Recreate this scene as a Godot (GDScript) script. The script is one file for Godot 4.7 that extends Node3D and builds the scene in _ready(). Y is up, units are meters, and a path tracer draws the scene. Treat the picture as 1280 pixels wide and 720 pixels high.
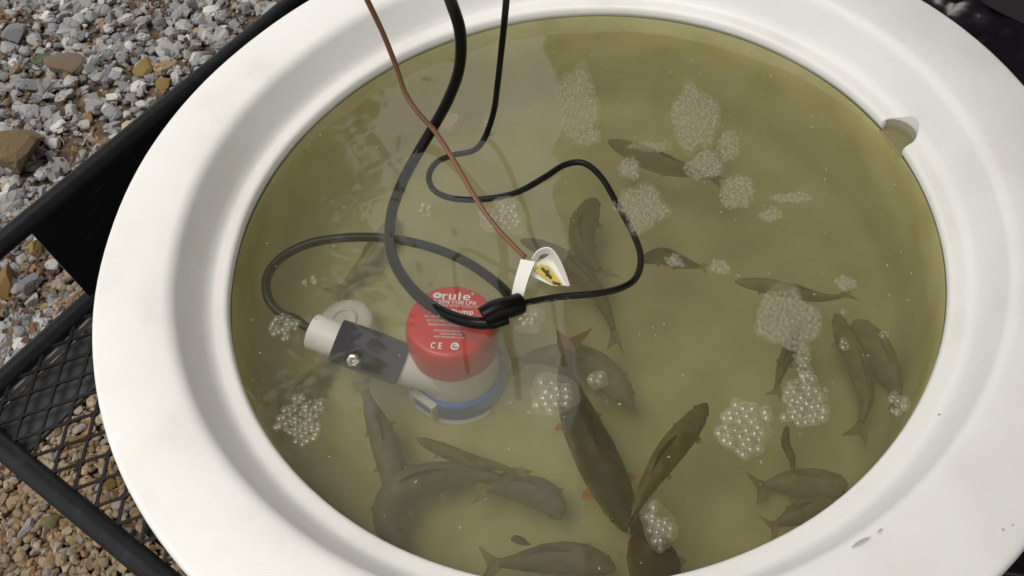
extends Node3D
# A white round tub of murky water with fish, a bilge pump and foam, standing on a black mesh cart over gravel.

const EYE := Vector3(0.0, 1.08558, 0.39760)
const FOCAL := 1050.0
const LIP := 0.600            # height of the tub's inner lip
const WATER := 0.5935
const FLOOR := 0.481
const DECK := 0.320
var fwd := Vector3(-0.07551638, -0.81153057, -0.57940953)
var rgt := Vector3(0.99382315, -0.108642, 0.02263749)
var upv := Vector3(0.08131923, 0.5741211, -0.81472213)
var rng := RandomNumberGenerator.new()
var used := {}
var M := {}

# ---------------------------------------------------------------- geometry
class Geo:
	var v := PackedVector3Array()
	var i := PackedInt32Array()
	var uv := PackedVector2Array()
	var c := PackedColorArray()
	func vert(p: Vector3, t := Vector2.ZERO, col := Color.WHITE) -> int:
		v.append(p); uv.append(t); c.append(col)
		return v.size() - 1
	func tri(a: int, b: int, d: int) -> void:
		i.append(a); i.append(b); i.append(d)
	func quad(a: int, b: int, d: int, e: int) -> void:
		tri(a, b, d); tri(a, d, e)
	func grid(rows: Array, wrap := false, cols := []) -> void:
		var base := v.size()
		var nr := rows.size()
		var nc: int = rows[0].size()
		for r in nr:
			for k in nc:
				vert(rows[r][k], Vector2(float(k) / nc, float(r) / maxi(1, nr - 1)), cols[r][k] if cols.size() else Color.WHITE)
		for r in nr - 1:
			for k in (nc if wrap else nc - 1):
				var k2 := (k + 1) % nc
				quad(base + r * nc + k, base + r * nc + k2, base + (r + 1) * nc + k2, base + (r + 1) * nc + k)
	func fan(ring: PackedVector3Array, mid: Vector3, rev := false) -> void:
		var base := v.size()
		for p in ring:
			vert(p)
		var m := vert(mid)
		for k in ring.size():
			var k2 := (k + 1) % ring.size()
			if rev:
				tri(m, base + k2, base + k)
			else:
				tri(m, base + k, base + k2)
	func box(center: Vector3, ax: Vector3, ay: Vector3, az: Vector3) -> void:   # half axes
		for f in [[ax, ay, az], [-ax, az, ay], [ay, az, ax], [-ay, ax, az], [az, ax, ay], [-az, ay, ax]]:
			var o: Vector3 = center + f[0]
			var a := vert(o - f[1] - f[2]); var b := vert(o + f[1] - f[2])
			var d := vert(o + f[1] + f[2]); var e := vert(o - f[1] + f[2])
			quad(a, e, d, b)
	func volume() -> float:
		var mid := Vector3.ZERO
		for p in v: mid += p
		mid /= maxi(1, v.size())
		var s := 0.0
		for k in range(0, i.size(), 3):
			var a := v[i[k]] - mid; var b := v[i[k + 1]] - mid; var d := v[i[k + 2]] - mid
			s += a.dot((d - a).cross(b - a))
		return s
	func mesh(flat := false, orient := true) -> ArrayMesh:
		if orient and volume() < 0.0:
			for k in range(0, i.size(), 3):
				var t := i[k + 1]; i[k + 1] = i[k + 2]; i[k + 2] = t
		var vv := v; var ii := i; var uu := uv; var cc := c
		var nn := PackedVector3Array()
		if flat:
			vv = PackedVector3Array(); uu = PackedVector2Array(); cc = PackedColorArray(); ii = PackedInt32Array()
			for k in range(0, i.size(), 3):
				var a := v[i[k]]; var b := v[i[k + 1]]; var d := v[i[k + 2]]
				var n := (d - a).cross(b - a).normalized()
				for q in 3:
					vv.append(v[i[k + q]]); uu.append(uv[i[k + q]]); cc.append(c[i[k + q]]); nn.append(n); ii.append(ii.size())
		else:
			nn.resize(v.size())
			for k in range(0, i.size(), 3):
				var a := v[i[k]]; var b := v[i[k + 1]]; var d := v[i[k + 2]]
				var n := (d - a).cross(b - a)
				for q in 3: nn[i[k + q]] += n
			for k in nn.size():
				nn[k] = nn[k].normalized() if nn[k].length_squared() > 0.0 else Vector3.UP
		var arr := []
		arr.resize(Mesh.ARRAY_MAX)
		arr[Mesh.ARRAY_VERTEX] = vv; arr[Mesh.ARRAY_NORMAL] = nn; arr[Mesh.ARRAY_TEX_UV] = uu; arr[Mesh.ARRAY_COLOR] = cc; arr[Mesh.ARRAY_INDEX] = ii
		var am := ArrayMesh.new()
		am.add_surface_from_arrays(Mesh.PRIMITIVE_TRIANGLES, arr)
		return am

func rows_of(profile: Array, segs: int) -> Array:                 # a lathe: profile of (radius, height)
	var rows := []
	for p in profile:
		var row := PackedVector3Array()
		for k in segs:
			var a := TAU * k / segs
			row.append(Vector3(cos(a) * p.x, p.y, sin(a) * p.x))
		rows.append(row)
	return rows

func fillet(pts: Array, n := 4) -> Array:                         # points (x, y, radius) to a rounded profile
	var out := []
	for k in pts.size():
		var p := Vector2(pts[k].x, pts[k].y)
		var r: float = pts[k].z
		if r <= 0.0 or k == 0 or k == pts.size() - 1:
			out.append(p)
			continue
		var a := Vector2(pts[k - 1].x, pts[k - 1].y); var b := Vector2(pts[k + 1].x, pts[k + 1].y)
		var d1 := (a - p); var d2 := (b - p)
		var l := minf(r, 0.48 * minf(d1.length(), d2.length()))
		var s := p + d1.normalized() * l; var e := p + d2.normalized() * l
		for q in n + 1:
			var t := float(q) / n
			out.append(s.lerp(p, t).lerp(p.lerp(e, t), t))
	return out

func lathe(profile: Array, segs := 48) -> ArrayMesh:
	var g := Geo.new()
	g.grid(rows_of(profile, segs), true)
	return g.mesh()

func spline(pts: Array, step := 6) -> PackedVector3Array:
	var out := PackedVector3Array()
	for k in pts.size() - 1:
		var a: Vector3 = pts[maxi(k - 1, 0)]; var b: Vector3 = pts[k]; var d: Vector3 = pts[k + 1]; var e: Vector3 = pts[mini(k + 2, pts.size() - 1)]
		for q in step:
			out.append(b.cubic_interpolate(d, a, e, float(q) / step))
	out.append(pts[-1])
	return out

func add_tube(g: Geo, path: PackedVector3Array, radius: float, sides := 12, closed_ends := true) -> void:
	var rows := []
	var side := Vector3.ZERO
	for k in path.size():
		var t := (path[mini(k + 1, path.size() - 1)] - path[maxi(k - 1, 0)]).normalized()
		if k == 0:
			side = t.cross(Vector3.UP if absf(t.y) < 0.9 else Vector3.RIGHT).normalized()
		else:
			side = (side - t * side.dot(t)).normalized()
		var up := t.cross(side)
		var row := PackedVector3Array()
		for q in sides:
			var a := TAU * q / sides
			row.append(path[k] + (side * cos(a) + up * sin(a)) * radius)
		rows.append(row)
	if closed_ends:
		for q in [0, rows.size() - 1]:
			var cap := PackedVector3Array(); cap.resize(sides)
			var c: Vector3 = path[q if q == 0 else path.size() - 1]
			cap.fill(c)
			if q == 0:
				rows.insert(0, cap)
			else:
				rows.append(cap)
	g.grid(rows, true)

func tube(path: PackedVector3Array, radius: float, sides := 12) -> ArrayMesh:
	var g := Geo.new()
	add_tube(g, path, radius, sides)
	return g.mesh()

# ---------------------------------------------------------------- scene helpers
func numbered(called: String) -> String:
	var k: int = used.get(called, 0)
	used[called] = k + 1
	return called if k == 0 else "%s_%03d" % [called, k]

func part(called: String, m: Mesh, mat: Material, parent: Node) -> MeshInstance3D:
	var o := MeshInstance3D.new()
	o.mesh = m
	o.material_override = mat
	if parent == self:
		o.name = numbered(called)
		add_child(o)
	else:
		o.name = called
		var k := 1
		while parent.has_node(NodePath(o.name)):
			o.name = "%s_%03d" % [called, k]
			k += 1
		parent.add_child(o, true)
	return o

func tag(o: Node, label: String, category := "", group := "", kind := "") -> Node:
	if label: o.set_meta("label", label)
	if category: o.set_meta("category", category)
	if group: o.set_meta("group", group)
	if kind: o.set_meta("kind", kind)
	return o

func base(called: String, at_pos := Vector3.ZERO) -> Node3D:
	var o := Node3D.new()
	o.name = numbered(called)
	o.position = at_pos
	add_child(o)
	return o

func ray(px: float, py: float) -> Vector3:
	return fwd + rgt * ((px - 640.0) / FOCAL) - upv * ((py - 360.0) / FOCAL)

func at(px: float, py: float, y: float) -> Vector3:               # the point at height y that the photograph shows at that pixel
	var d := ray(px, py)
	return EYE + d * ((y - EYE.y) / d.y)

func route(list: Array) -> Array:                                 # [[px, py, y], ...] to points
	var out := []
	for p in list:
		out.append(at(p[0], p[1], p[2]))
	return out

func srgb(r: int, g: int, b: int) -> Color:
	return Color(r / 255.0, g / 255.0, b / 255.0)

func lin(c: Array) -> Color:                                      # linear values to the sRGB that albedo_color takes
	return Color(c[0], c[1], c[2]).linear_to_srgb()

func mat(called: String, albedo: Array, rough := 0.6, metal := 0.0, spec := 0.5) -> StandardMaterial3D:
	var m := StandardMaterial3D.new()
	m.resource_name = called
	m.albedo_color = lin(albedo)
	m.roughness = rough
	m.metallic = metal
	m.metallic_specular = spec
	M[called] = m
	return m

func noise(freq: float, octaves := 4, sd := 1, type := FastNoiseLite.TYPE_SIMPLEX_SMOOTH) -> FastNoiseLite:
	var n := FastNoiseLite.new()
	n.seed = sd
	n.noise_type = type
	n.frequency = freq
	n.fractal_octaves = octaves
	return n

func noise_tex(n: FastNoiseLite, stops: Array, size := 512, normal := false) -> NoiseTexture2D:
	var t := NoiseTexture2D.new()
	t.width = size; t.height = size
	t.seamless = true
	t.noise = n
	if normal:
		t.as_normal_map = true
		t.bump_strength = 6.0
	elif stops.size():
		var g := Gradient.new()
		g.offsets = PackedFloat32Array(stops.map(func(s): return s[0]))
		g.colors = PackedColorArray(stops.map(func(s): return s[1]))
		t.color_ramp = g
	return t

func triplanar(m: StandardMaterial3D, scale: float, world := false) -> StandardMaterial3D:
	m.uv1_triplanar = true
	m.uv1_world_triplanar = world
	m.uv1_scale = Vector3.ONE * scale
	return m

func lift(m: StandardMaterial3D, tex: Texture2D, cm: float) -> StandardMaterial3D:
	m.heightmap_enabled = true
	m.heightmap_texture = tex
	m.heightmap_scale = cm
	return m

func pane(called: String, albedo: Array, alpha: float, rough := 0.05, spec := 0.36) -> StandardMaterial3D:
	var m := mat(called, albedo, rough, 0.0, spec)
	m.transparency = BaseMaterial3D.TRANSPARENCY_ALPHA
	m.albedo_color.a = alpha
	return m

# ---------------------------------------------------------------- materials
func materials() -> void:
	var wp := mat("white_plastic", [0.80, 0.80, 0.785], 0.42)
	wp.albedo_color = Color.WHITE
	wp.albedo_texture = noise_tex(noise(0.006, 5, 3), [[0.0, lin([0.74, 0.73, 0.70])], [0.5, lin([0.81, 0.805, 0.78])], [1.0, lin([0.84, 0.835, 0.815])]])
	triplanar(wp, 3.0)
	lift(wp, noise_tex(noise(0.05, 3, 8), []), 0.012)
	var al := mat("algae_film", [1, 1, 1], 0.8)
	al.albedo_color = Color.WHITE
	al.albedo_texture = noise_tex(noise(0.009, 4, 5), [[0.0, lin([0.43, 0.395, 0.145])], [0.45, lin([0.54, 0.50, 0.20])], [0.7, lin([0.60, 0.56, 0.25])], [1.0, lin([0.65, 0.61, 0.29])]])
	triplanar(al, 3.2, true)
	mat("scuff_grey", [0.42, 0.41, 0.39], 0.7)
	mat("murk_tone", [0.235, 0.205, 0.085], 0.8)  # even tone copying how the murky water looks
	mat("notch_beige", [0.36, 0.33, 0.24], 0.7)
	mat("black_speck", [0.03, 0.03, 0.03], 0.8)
	var bp := mat("black_paint", [0.016, 0.017, 0.019], 0.46, 0.0, 0.3)
	bp.albedo_color = Color.WHITE
	bp.albedo_texture = noise_tex(noise(0.02, 5, 9), [[0.0, lin([0.007, 0.007, 0.008])], [0.75, lin([0.011, 0.012, 0.013])], [1.0, lin([0.035, 0.034, 0.032])]])
	triplanar(bp, 4.0)
	lift(bp, noise_tex(noise(0.06, 3, 18), []), 0.02)
	mat("flange_grey", [0.035, 0.037, 0.041], 0.6)
	mat("mesh_black", [0.014, 0.012, 0.012], 0.5, 0.0, 0.3)
	mat("bare_steel", [0.42, 0.42, 0.43], 0.45, 0.6)
	mat("tyre", [0.02, 0.02, 0.02], 0.8)
	# side panel: black sheet with fine scratches
	var im := Image.create(1024, 512, false, Image.FORMAT_RGB8)
	im.fill(lin([0.004, 0.004, 0.005]))
	for k in 700:
		var x := rng.randf() * 1000.0; var y := rng.randf() * 500.0
		var ln := rng.randf_range(2, 26) * (1.0 if rng.randf() < 0.8 else 2.5); var dy := rng.randf_range(0.3, 1.2)
		var b := rng.randf_range(0.02, 0.26) * rng.randf()
		for q in int(ln):
			var xx := int(x + q * 0.7); var yy := int(y - q * dy * 0.6)
			if xx < 1024 and yy >= 0 and yy < 512 and rng.randf() < 0.85:
				im.set_pixel(xx, yy, lin([b, b * 0.93, b * 0.85]))
	var pn := mat("scratched_panel", [1, 1, 1], 0.33)
	pn.albedo_color = Color.WHITE
	pn.albedo_texture = ImageTexture.create_from_image(im)
	mat("black_sheeting", [0.010, 0.009, 0.014], 0.22)
	var gb := mat("grey_box", [0.055, 0.052, 0.052], 0.6)
	lift(triplanar(gb, 12.0), noise_tex(noise(0.08, 3, 20), []), 0.03)
	# water
	pane("water_surface", [0.26, 0.235, 0.13], 0.05, 0.03, 0.43)
	pane("bubble", [0.50, 0.47, 0.34], 0.13, 0.05, 0.6)
	pane("foam", [0.50, 0.47, 0.34], 0.12, 0.18, 0.35)
	pane("film", [0.46, 0.42, 0.26], 0.12, 0.15, 0.4)
	pane("thin_film", [0.48, 0.45, 0.32], 0.10, 0.2, 0.2)
	mat("speck", [0.36, 0.33, 0.20], 0.7)
	# pump
	mat("pump_red", [0.52, 0.004, 0.010], 0.36)
	mat("pump_white", [0.80, 0.79, 0.76], 0.45)
	mat("pump_blue", [0.008, 0.14, 0.66], 0.45)
	mat("print_white", [0.80, 0.74, 0.72], 0.6)
	mat("hose_slate", [0.004, 0.009, 0.050], 0.6, 0.0, 0.3)
	mat("clamp_steel", [0.55, 0.53, 0.48], 0.30, 0.9)
	mat("cable_black", [0.005, 0.0045, 0.0045], 0.30, 0.0, 0.28)
	mat("copper_sheath", [0.19, 0.085, 0.045], 0.36)
	mat("label_white", [0.72, 0.71, 0.66], 0.5)
	mat("label_yellow", [0.50, 0.36, 0.02], 0.5)
	mat("label_ink", [0.02, 0.02, 0.02], 0.6)
	mat("roof_metal", [0.30, 0.29, 0.27], 0.6)
	mat("timber", [0.22, 0.175, 0.125], 0.8)
	var lgn := mat("leaf_green", [1, 1, 1], 0.6)
	lgn.albedo_color = Color.WHITE
	lgn.vertex_color_use_as_albedo = true
	# gravel
	var st := mat("stone", [1, 1, 1], 0.85)
	st.albedo_color = Color.WHITE
	st.vertex_color_use_as_albedo = true
	st.albedo_texture = noise_tex(noise(0.02, 5, 30), [[0.0, lin([0.62, 0.62, 0.62])], [0.5, lin([0.95, 0.95, 0.95])], [1.0, Color.WHITE]])
	triplanar(st, 0.6)
	lift(st, noise_tex(noise(0.05, 4, 31), []), 0.08)
	var tw := mat("twig", [1, 1, 1], 0.9)
	tw.albedo_color = Color.WHITE
	tw.vertex_color_use_as_albedo = true
	var di := mat("dirt", [1, 1, 1], 0.95)
	di.albedo_color = Color.WHITE
	di.albedo_texture = noise_tex(noise(0.03, 5, 40), [[0.0, lin([0.05, 0.035, 0.022])], [0.5, lin([0.12, 0.085, 0.052])], [1.0, lin([0.22, 0.165, 0.11])]], 1024)
	triplanar(di, 1.3, true)
	lift(di, noise_tex(noise(0.06, 5, 41), []), 1.0)

func rock_material(called: String, dark: Array, pale: Array, patch := []) -> StandardMaterial3D:
	var m := mat(called, [1, 1, 1], 0.9)
	m.albedo_color = Color.WHITE
	var stops := [[0.0, lin(dark)], [0.75, lin(pale)]]
	stops.append([1.0, lin(patch if patch.size() else pale)])
	m.albedo_texture = noise_tex(noise(0.012, 5, hash(called) % 1000), stops)
	triplanar(m, 3.0)
	lift(m, noise_tex(noise(0.04, 4, 51), []), 0.25)
	return m

# ---------------------------------------------------------------- stones
func stone_mesh(sd: int, cuts: int, squash: Vector3, fine := false) -> ArrayMesh:
	var r := RandomNumberGenerator.new()
	r.seed = sd
	var planes := []
	for k in cuts:
		var n := Vector3(r.randfn(), r.randfn(), r.randfn()).normalized()
		planes.append([n, r.randf_range(0.42, 0.80)])
	var g := Geo.new()
	var nr := 12 if fine else 7
	var nc := 18 if fine else 10
	var wob := noise(1.1, 3, sd)
	var rows := []
	for a in nr + 1:
		var row := PackedVector3Array()
		for b in nc:
			var th := PI * a / nr; var ph := TAU * (b + 0.5 * (a % 2)) / nc
			var p := Vector3(sin(th) * cos(ph), cos(th), sin(th) * sin(ph))
			for q in planes:
				var d: float = p.dot(q[0]) - q[1]
				if d > 0.0: p -= q[0] * d
			p *= 1.0 + 0.045 * wob.get_noise_3dv(p * 1.5)
			row.append(p * squash)
		rows.append(row)
	g.grid(rows, true)
	return g.mesh(true)

func multi(called: String, m: Mesh, material: Material, list: Array, parent: Node3D) -> void:
	var mm := MultiMesh.new()
	mm.transform_format = MultiMesh.TRANSFORM_3D
	mm.use_colors = true
	mm.mesh = m
	mm.instance_count = list.size()
	for k in list.size():
		mm.set_instance_transform(k, list[k][0])
		mm.set_instance_color(k, list[k][1])
	var o := MultiMeshInstance3D.new()
	o.name = called
	o.multimesh = mm
	o.material_override = material
	o.set_meta("kind", "stuff")
	parent.add_child(o, true)

func gravel_world(keep_out: Array) -> void:
	var gm := Geo.new()
	var rows := []
	var w := noise(0.8, 3, 70)
	var ticks := [-40.0, -15.0, -6.0, -3.0]
	for k in 49: ticks.append(-2.4 + 0.1 * k)
	ticks.append_array([3.0, 6.0, 15.0, 40.0])
	for z in ticks:
		var row := PackedVector3Array()
		for x in ticks:
			row.append(Vector3(x, -0.006 + 0.006 * w.get_noise_2d(x, z), z))
		rows.append(row)
	gm.grid(rows)
	var g0 := gm.mesh(false, false)
	tag(part("ground", g0, M.dirt, self), "brown dirt ground beneath the gravel and the cart", "ground", "", "structure")
	var bed := base("gravel")
	tag(bed, "loose grey and tan gravel with twigs covering the ground around the cart", "gravel", "", "stuff")
	var kinds := []
	for k in 8: kinds.append([])
	var small := [[], [], []]
	var mixn := noise(2.2, 3, 71)
	var greys := [[0.30, 0.298, 0.298], [0.25, 0.248, 0.25], [0.35, 0.348, 0.345], [0.22, 0.218, 0.222], [0.41, 0.40, 0.385], [0.29, 0.28, 0.265], [0.265, 0.268, 0.28]]
	var tans := [[0.31, 0.215, 0.12], [0.26, 0.18, 0.105], [0.35, 0.26, 0.155], [0.21, 0.145, 0.09], [0.28, 0.22, 0.15], [0.24, 0.21, 0.18], [0.37, 0.305, 0.215], [0.32, 0.19, 0.085]]
	var put := func(x: float, z: float, size: float, tan: bool, fine: bool, lifted: float):
		var c: Array = (tans if tan else greys)[rng.randi() % (tans.size() if tan else greys.size())]
		if not tan and rng.randf() < 0.05: c = [0.58, 0.57, 0.55]
		if not tan and rng.randf() < 0.035: c = tans[rng.randi() % tans.size()]
		var f := rng.randf_range(0.9, 1.45)
		var b := Basis.from_euler(Vector3(rng.randf_range(-0.6, 0.6), rng.randf() * TAU, rng.randf_range(-0.6, 0.6))).scaled(Vector3.ONE * size)
		var tr := Transform3D(b, Vector3(x, lifted, z))
		var item := [tr, Color(c[0] * f, c[1] * f, c[2] * f)]
		if fine: small[rng.randi() % 3].append(item)
		else: kinds[rng.randi() % 8].append(item)
	# a line that runs along the cart's near side: grey stone beyond it, tan pebbles on its near side
	var n_big := 30000
	for k in n_big:
		var x := rng.randf_range(-2.3, 1.9); var z := rng.randf_range(-2.4, 1.3)
		var far_side := -(x * 0.81 + z * 0.59) - 0.95 + 0.22 * mixn.get_noise_2d(x, z)
		var tan := rng.randf() > smoothstep(-0.22, 0.22, far_side)
		var bare := mixn.get_noise_2d(x * 0.9 + 9.0, z * 0.9) > 0.33
		if bare and rng.randf() < 0.5: continue
		if tan and rng.randf() < 0.55: continue
		var s := rng.randf_range(0.0125, 0.025) * (0.62 if tan else 1.0)
		if rng.randf() < 0.06: s *= 1.35
		put.call(x, z, s, tan, false, rng.randf_range(0.0, 0.008))
	for k in 52000:
		var x := rng.randf_range(-1.7, 0.9); var z := rng.randf_range(-2.0, 0.9)
		if k > 30000:
			x = rng.randf_range(-1.2, -0.2); z = rng.randf_range(-0.7, 0.5)
		var far_side := -(x * 0.81 + z * 0.59) - 0.95 + 0.22 * mixn.get_noise_2d(x, z)
		var tan := rng.randf() > 0.75 * smoothstep(-0.1, 0.2, far_side)
		put.call(x, z, rng.randf_range(0.0034, 0.0095), tan, true, rng.randf_range(-0.003, 0.005))
	for k in 8:
		multi("stones", stone_mesh(100 + k, 11, Vector3(1.0, 0.62 + 0.05 * (k % 3), 0.78 + 0.04 * (k % 4))), M.stone, kinds[k], bed)
	for k in 3:
		multi("pebbles", stone_mesh(200 + k, 6, Vector3(1.0, 0.7, 0.85)), M.stone, small[k], bed)
	# twigs and bark shreds
	var sg := Geo.new()
	add_tube(sg, PackedVector3Array([Vector3(-0.5, 0, 0), Vector3(-0.15, 0.02, 0.03), Vector3(0.2, 0.0, -0.02), Vector3(0.5, 0.015, 0.03)]), 0.035, 5)
	var tw := []
	for k in 5200:
		var x := rng.randf_range(-1.6, 0.6); var z := rng.randf_range(-1.9, 0.8)
		var n := mixn.get_noise_2d(x * 0.9 + 9.0, z * 0.9)
		if n < 0.12 and rng.randf() < 0.72: continue
		var ln := rng.randf_range(0.008, 0.034)
		var b := Basis.from_euler(Vector3(0, rng.randf() * TAU, rng.randf_range(-0.35, 0.35))).scaled(Vector3(ln, ln * rng.randf_range(0.6, 1.5), ln * rng.randf_range(0.6, 1.5)))
		var c: Array = [[0.14, 0.075, 0.045], [0.22, 0.14, 0.09], [0.10, 0.05, 0.035], [0.26, 0.19, 0.13]][rng.randi() % 4]
		tw.append([Transform3D(b, Vector3(x, rng.randf_range(0.006, 0.018), z)), Color(c[0], c[1], c[2])])
	multi("twigs", sg.mesh(), M.twig, tw, bed)
	# scraps of dead leaf, in drifts
	var lg := Geo.new()
	lg.grid([PackedVector3Array([Vector3(-0.1, 0, -0.5), Vector3(0, 0.06, -0.55), Vector3(0.15, 0.02, -0.45)]), PackedVector3Array([Vector3(-0.42, 0.10, 0), Vector3(0, 0.0, 0), Vector3(0.38, 0.14, 0.05)]), PackedVector3Array([Vector3(-0.12, 0.02, 0.5), Vector3(0.03, 0.07, 0.6), Vector3(0.12, 0.0, 0.48)])])
	var scraps := []
	for k in 700:
		var hub := Vector2(rng.randf_range(-1.35, -0.5), rng.randf_range(-1.4, -0.2)) if k % 28 == 0 or scraps.is_empty() else Vector2(scraps[-1][0].origin.x, scraps[-1][0].origin.z) + Vector2(rng.randfn(), rng.randfn()) * 0.020
		var sz := rng.randf_range(0.008, 0.018)
		var b := Basis.from_euler(Vector3(rng.randf_range(-0.5, 0.5), rng.randf() * TAU, rng.randf_range(-0.5, 0.5))).scaled(Vector3(sz * 0.7, sz, sz))
		var c: Array = [[0.085, 0.035, 0.024], [0.13, 0.065, 0.038], [0.06, 0.03, 0.022], [0.16, 0.10, 0.06]][rng.randi() % 4]
		scraps.append([Transform3D(b, Vector3(hub.x, rng.randf_range(0.012, 0.022), hub.y)), Color(c[0], c[1], c[2])])
	multi("leaf_scraps", lg.mesh(false, false), M.twig, scraps, bed)

func single_rock(px: float, py: float, size_px: Vector2, tall: float, turn: float, m: Material, label: String, called := "rock", group := "") -> void:
	var p := at(px, py, tall * 0.5)
	var mm := EYE.distance_to(p) / FOCAL
	var o := part(called, stone_mesh(int(px * 7 + py), 11, Vector3(1, 1, 1), true), m, self)
	o.transform = Transform3D(Basis.from_euler(Vector3(0.1, turn, 0.08)) * Basis.from_scale(Vector3(size_px.x * mm * 0.55, tall * 0.62, size_px.y * mm * 0.62)), Vector3(p.x, tall * 0.40, p.z))
	tag(o, label, "rock", group)

# ---------------------------------------------------------------- cart
func cart() -> void:
	var c0 := Vector3(-0.6797, DECK, -0.0365)                     # the deck's corner nearest the left of the picture
	var e1 := Vector3(0.590, 0, -0.8074)                           # along the panelled side
	var e2 := Vector3(0.8162, 0, 0.5778)                           # along the near side
	var L1 := 1.65
	var L2 := 1.30
	var o := base("garden_cart", Vector3(c0.x, 0, c0.z))
	tag(o, "black steel mesh deck cart with tube rails carrying the white tub", "cart")
	var P := func(a: float, b: float, y: float) -> Vector3: return e1 * a + e2 * b + Vector3(0, y, 0)
	var rail := 0.0125
	var straight := func(a: Vector3, b: Vector3, r: float) -> ArrayMesh:
		var path := PackedVector3Array()
		for k in 9: path.append(a.lerp(b, k / 8.0))
		return tube(path, r, 16)
	part("deck_rail", straight.call(P.call(-0.012, 0, DECK), P.call(L1, 0, DECK), rail), M.black_paint, o)
	part("deck_rail", straight.call(P.call(0, -0.012, DECK - 0.002), P.call(0, L2, DECK - 0.002), rail), M.black_paint, o)
	part("deck_rail", straight.call(P.call(L1, -0.012, DECK - 0.002), P.call(L1, L2, DECK - 0.002), rail), M.black_paint, o)
	part("deck_rail", straight.call(P.call(-0.012, L2, DECK), P.call(L1, L2, DECK), rail), M.black_paint, o)
	# panelled side: a rail above the deck's rail, a sheet of black steel between them
	var top := DECK + 0.140
	part("top_rail", straight.call(P.call(-0.25, 0.0, top), P.call(L1, 0.0, top), 0.0115), M.black_paint, o)
	var a0 := e1.dot(Vector3(-0.5795, 0, -0.1858) - Vector3(c0.x, 0, c0.z))
	var g := Geo.new()
	var A: Vector3 = P.call(a0, 0.003, DECK); var B: Vector3 = P.call(L1 - 0.02, 0.003, DECK)
	var t := e2 * 0.0015
	var hgt := Vector3(0, 0.140, 0)
	for s in [1.0, -1.0]:
		var q0 := g.vert(A + t * s, Vector2(0, 1)); var q1 := g.vert(B + t * s, Vector2(1, 1)); var q2 := g.vert(B + t * s + hgt, Vector2(1, 0)); var q3 := g.vert(A + t * s + hgt, Vector2(0, 0))
		if s > 0: g.quad(q0, q1, q2, q3)
		else: g.quad(q3, q2, q1, q0)
	g.quad(g.vert(A + t), g.vert(A + t + hgt), g.vert(A - t + hgt), g.vert(A - t))
	g.quad(g.vert(B + t + hgt), g.vert(B + t), g.vert(B - t), g.vert(B - t + hgt))
	part("side_panel", g.mesh(true), M.scratched_panel, o)
	# a flat flange under the mesh along that side
	var fl := Geo.new()
	fl.box(P.call(L1 * 0.5, 0.052, DECK - 0.016), e1 * (L1 * 0.5 - 0.01), Vector3(0, 0.002, 0), e2 * 0.036)
	part("deck_flange", fl.mesh(true), M.flange_grey, o)
	var br := Geo.new()
	br.box(P.call(L1 * 0.5, 0.0145, DECK - 0.009), e1 * (L1 * 0.5 - 0.01), Vector3(0, 0.004, 0), e2 * 0.0015)
	part("flange_edge", br.mesh(true), M.bare_steel, o)
	# expanded metal: strands that meet in long flat bonds, the diamonds lying along the panelled side
	var ex := Geo.new()
	var lw := 0.0462; var sw := 0.0348                             # the diamond's long and short way
	var na := int(L1 / lw) + 1; var nb := int(L2 / sw) + 1
	var strand := func(p: Vector3, q: Vector3):
		var d := (q - p).normalized()
		var s := d.cross(Vector3.UP)
		ex.box((p + q) * 0.5, d * (p.distance_to(q) * 0.5 + 0.001), Vector3.UP * 0.0017 + s * 0.0005, s * 0.0017)
	for ia in na * 2:
		for ib in nb * 2:
			if (ia + ib) % 2: continue
			var a := ia * lw * 0.5 + 0.012; var b := ib * sw * 0.5 + 0.006
			if a > L1 - 0.005 or b > L2 - 0.005: continue
			var n: Vector3 = P.call(a, b, DECK)
			var bond := e1 * 0.0036
			ex.box(n, bond, Vector3.UP * 0.0018, e2 * 0.0030)
			for sgn in [1.0, -1.0]:
				var b2: float = b + sgn * sw * 0.5
				var a2 := a + lw * 0.5
				if a2 > L1 - 0.002 or b2 < 0.004 or b2 > L2 - 0.002: continue
				var n2: Vector3 = P.call(a2, b2, DECK)
				strand.call(n + bond * 0.7 + e2 * 0.0016 * sgn, n2 - bond * 0.7 - e2 * 0.0016 * sgn)
	part("expanded_mesh", ex.mesh(true), M.mesh_black, o)
	# cross members, axles and wheels beneath the tub
	for b in [0.28, 0.75]:
		var bx := Geo.new()
		bx.box(P.call(L1 * 0.5, b, DECK - 0.020), e1 * (L1 * 0.5 - 0.02), Vector3(0, 0.012, 0), e2 * 0.010)
		part("cross_member", bx.mesh(true), M.black_paint, o)
	for a in [0.34, 0.70]:
		part("axle", straight.call(P.call(a, 0.36, 0.125), P.call(a, 0.74, 0.125), 0.009), M.bare_steel, o)
		for b in [0.36, 0.74]:
			var wh := part("wheel", lathe(fillet([Vector3(0.060, -0.024, 0), Vector3(0.108, -0.030, 0.012), Vector3(0.125, -0.020, 0.012), Vector3(0.125, 0.020, 0.012), Vector3(0.108, 0.030, 0.012), Vector3(0.060, 0.024, 0), Vector3(0.060, -0.024, 0)]), 40), M.tyre, o)
			wh.transform = Transform3D(Basis(e1, e2, e1.cross(e2)), P.call(a, b, 0.125))
			part("rim", lathe(fillet([Vector3(0.0, -0.018, 0), Vector3(0.022, -0.018, 0.004), Vector3(0.030, -0.008, 0.004), Vector3(0.0605, -0.020, 0.004), Vector3(0.0605, 0.020, 0.004), Vector3(0.030, 0.008, 0.004), Vector3(0.022, 0.018, 0.004), Vector3(0.0, 0.018, 0)]), 32), M.flange_grey, wh)
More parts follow.
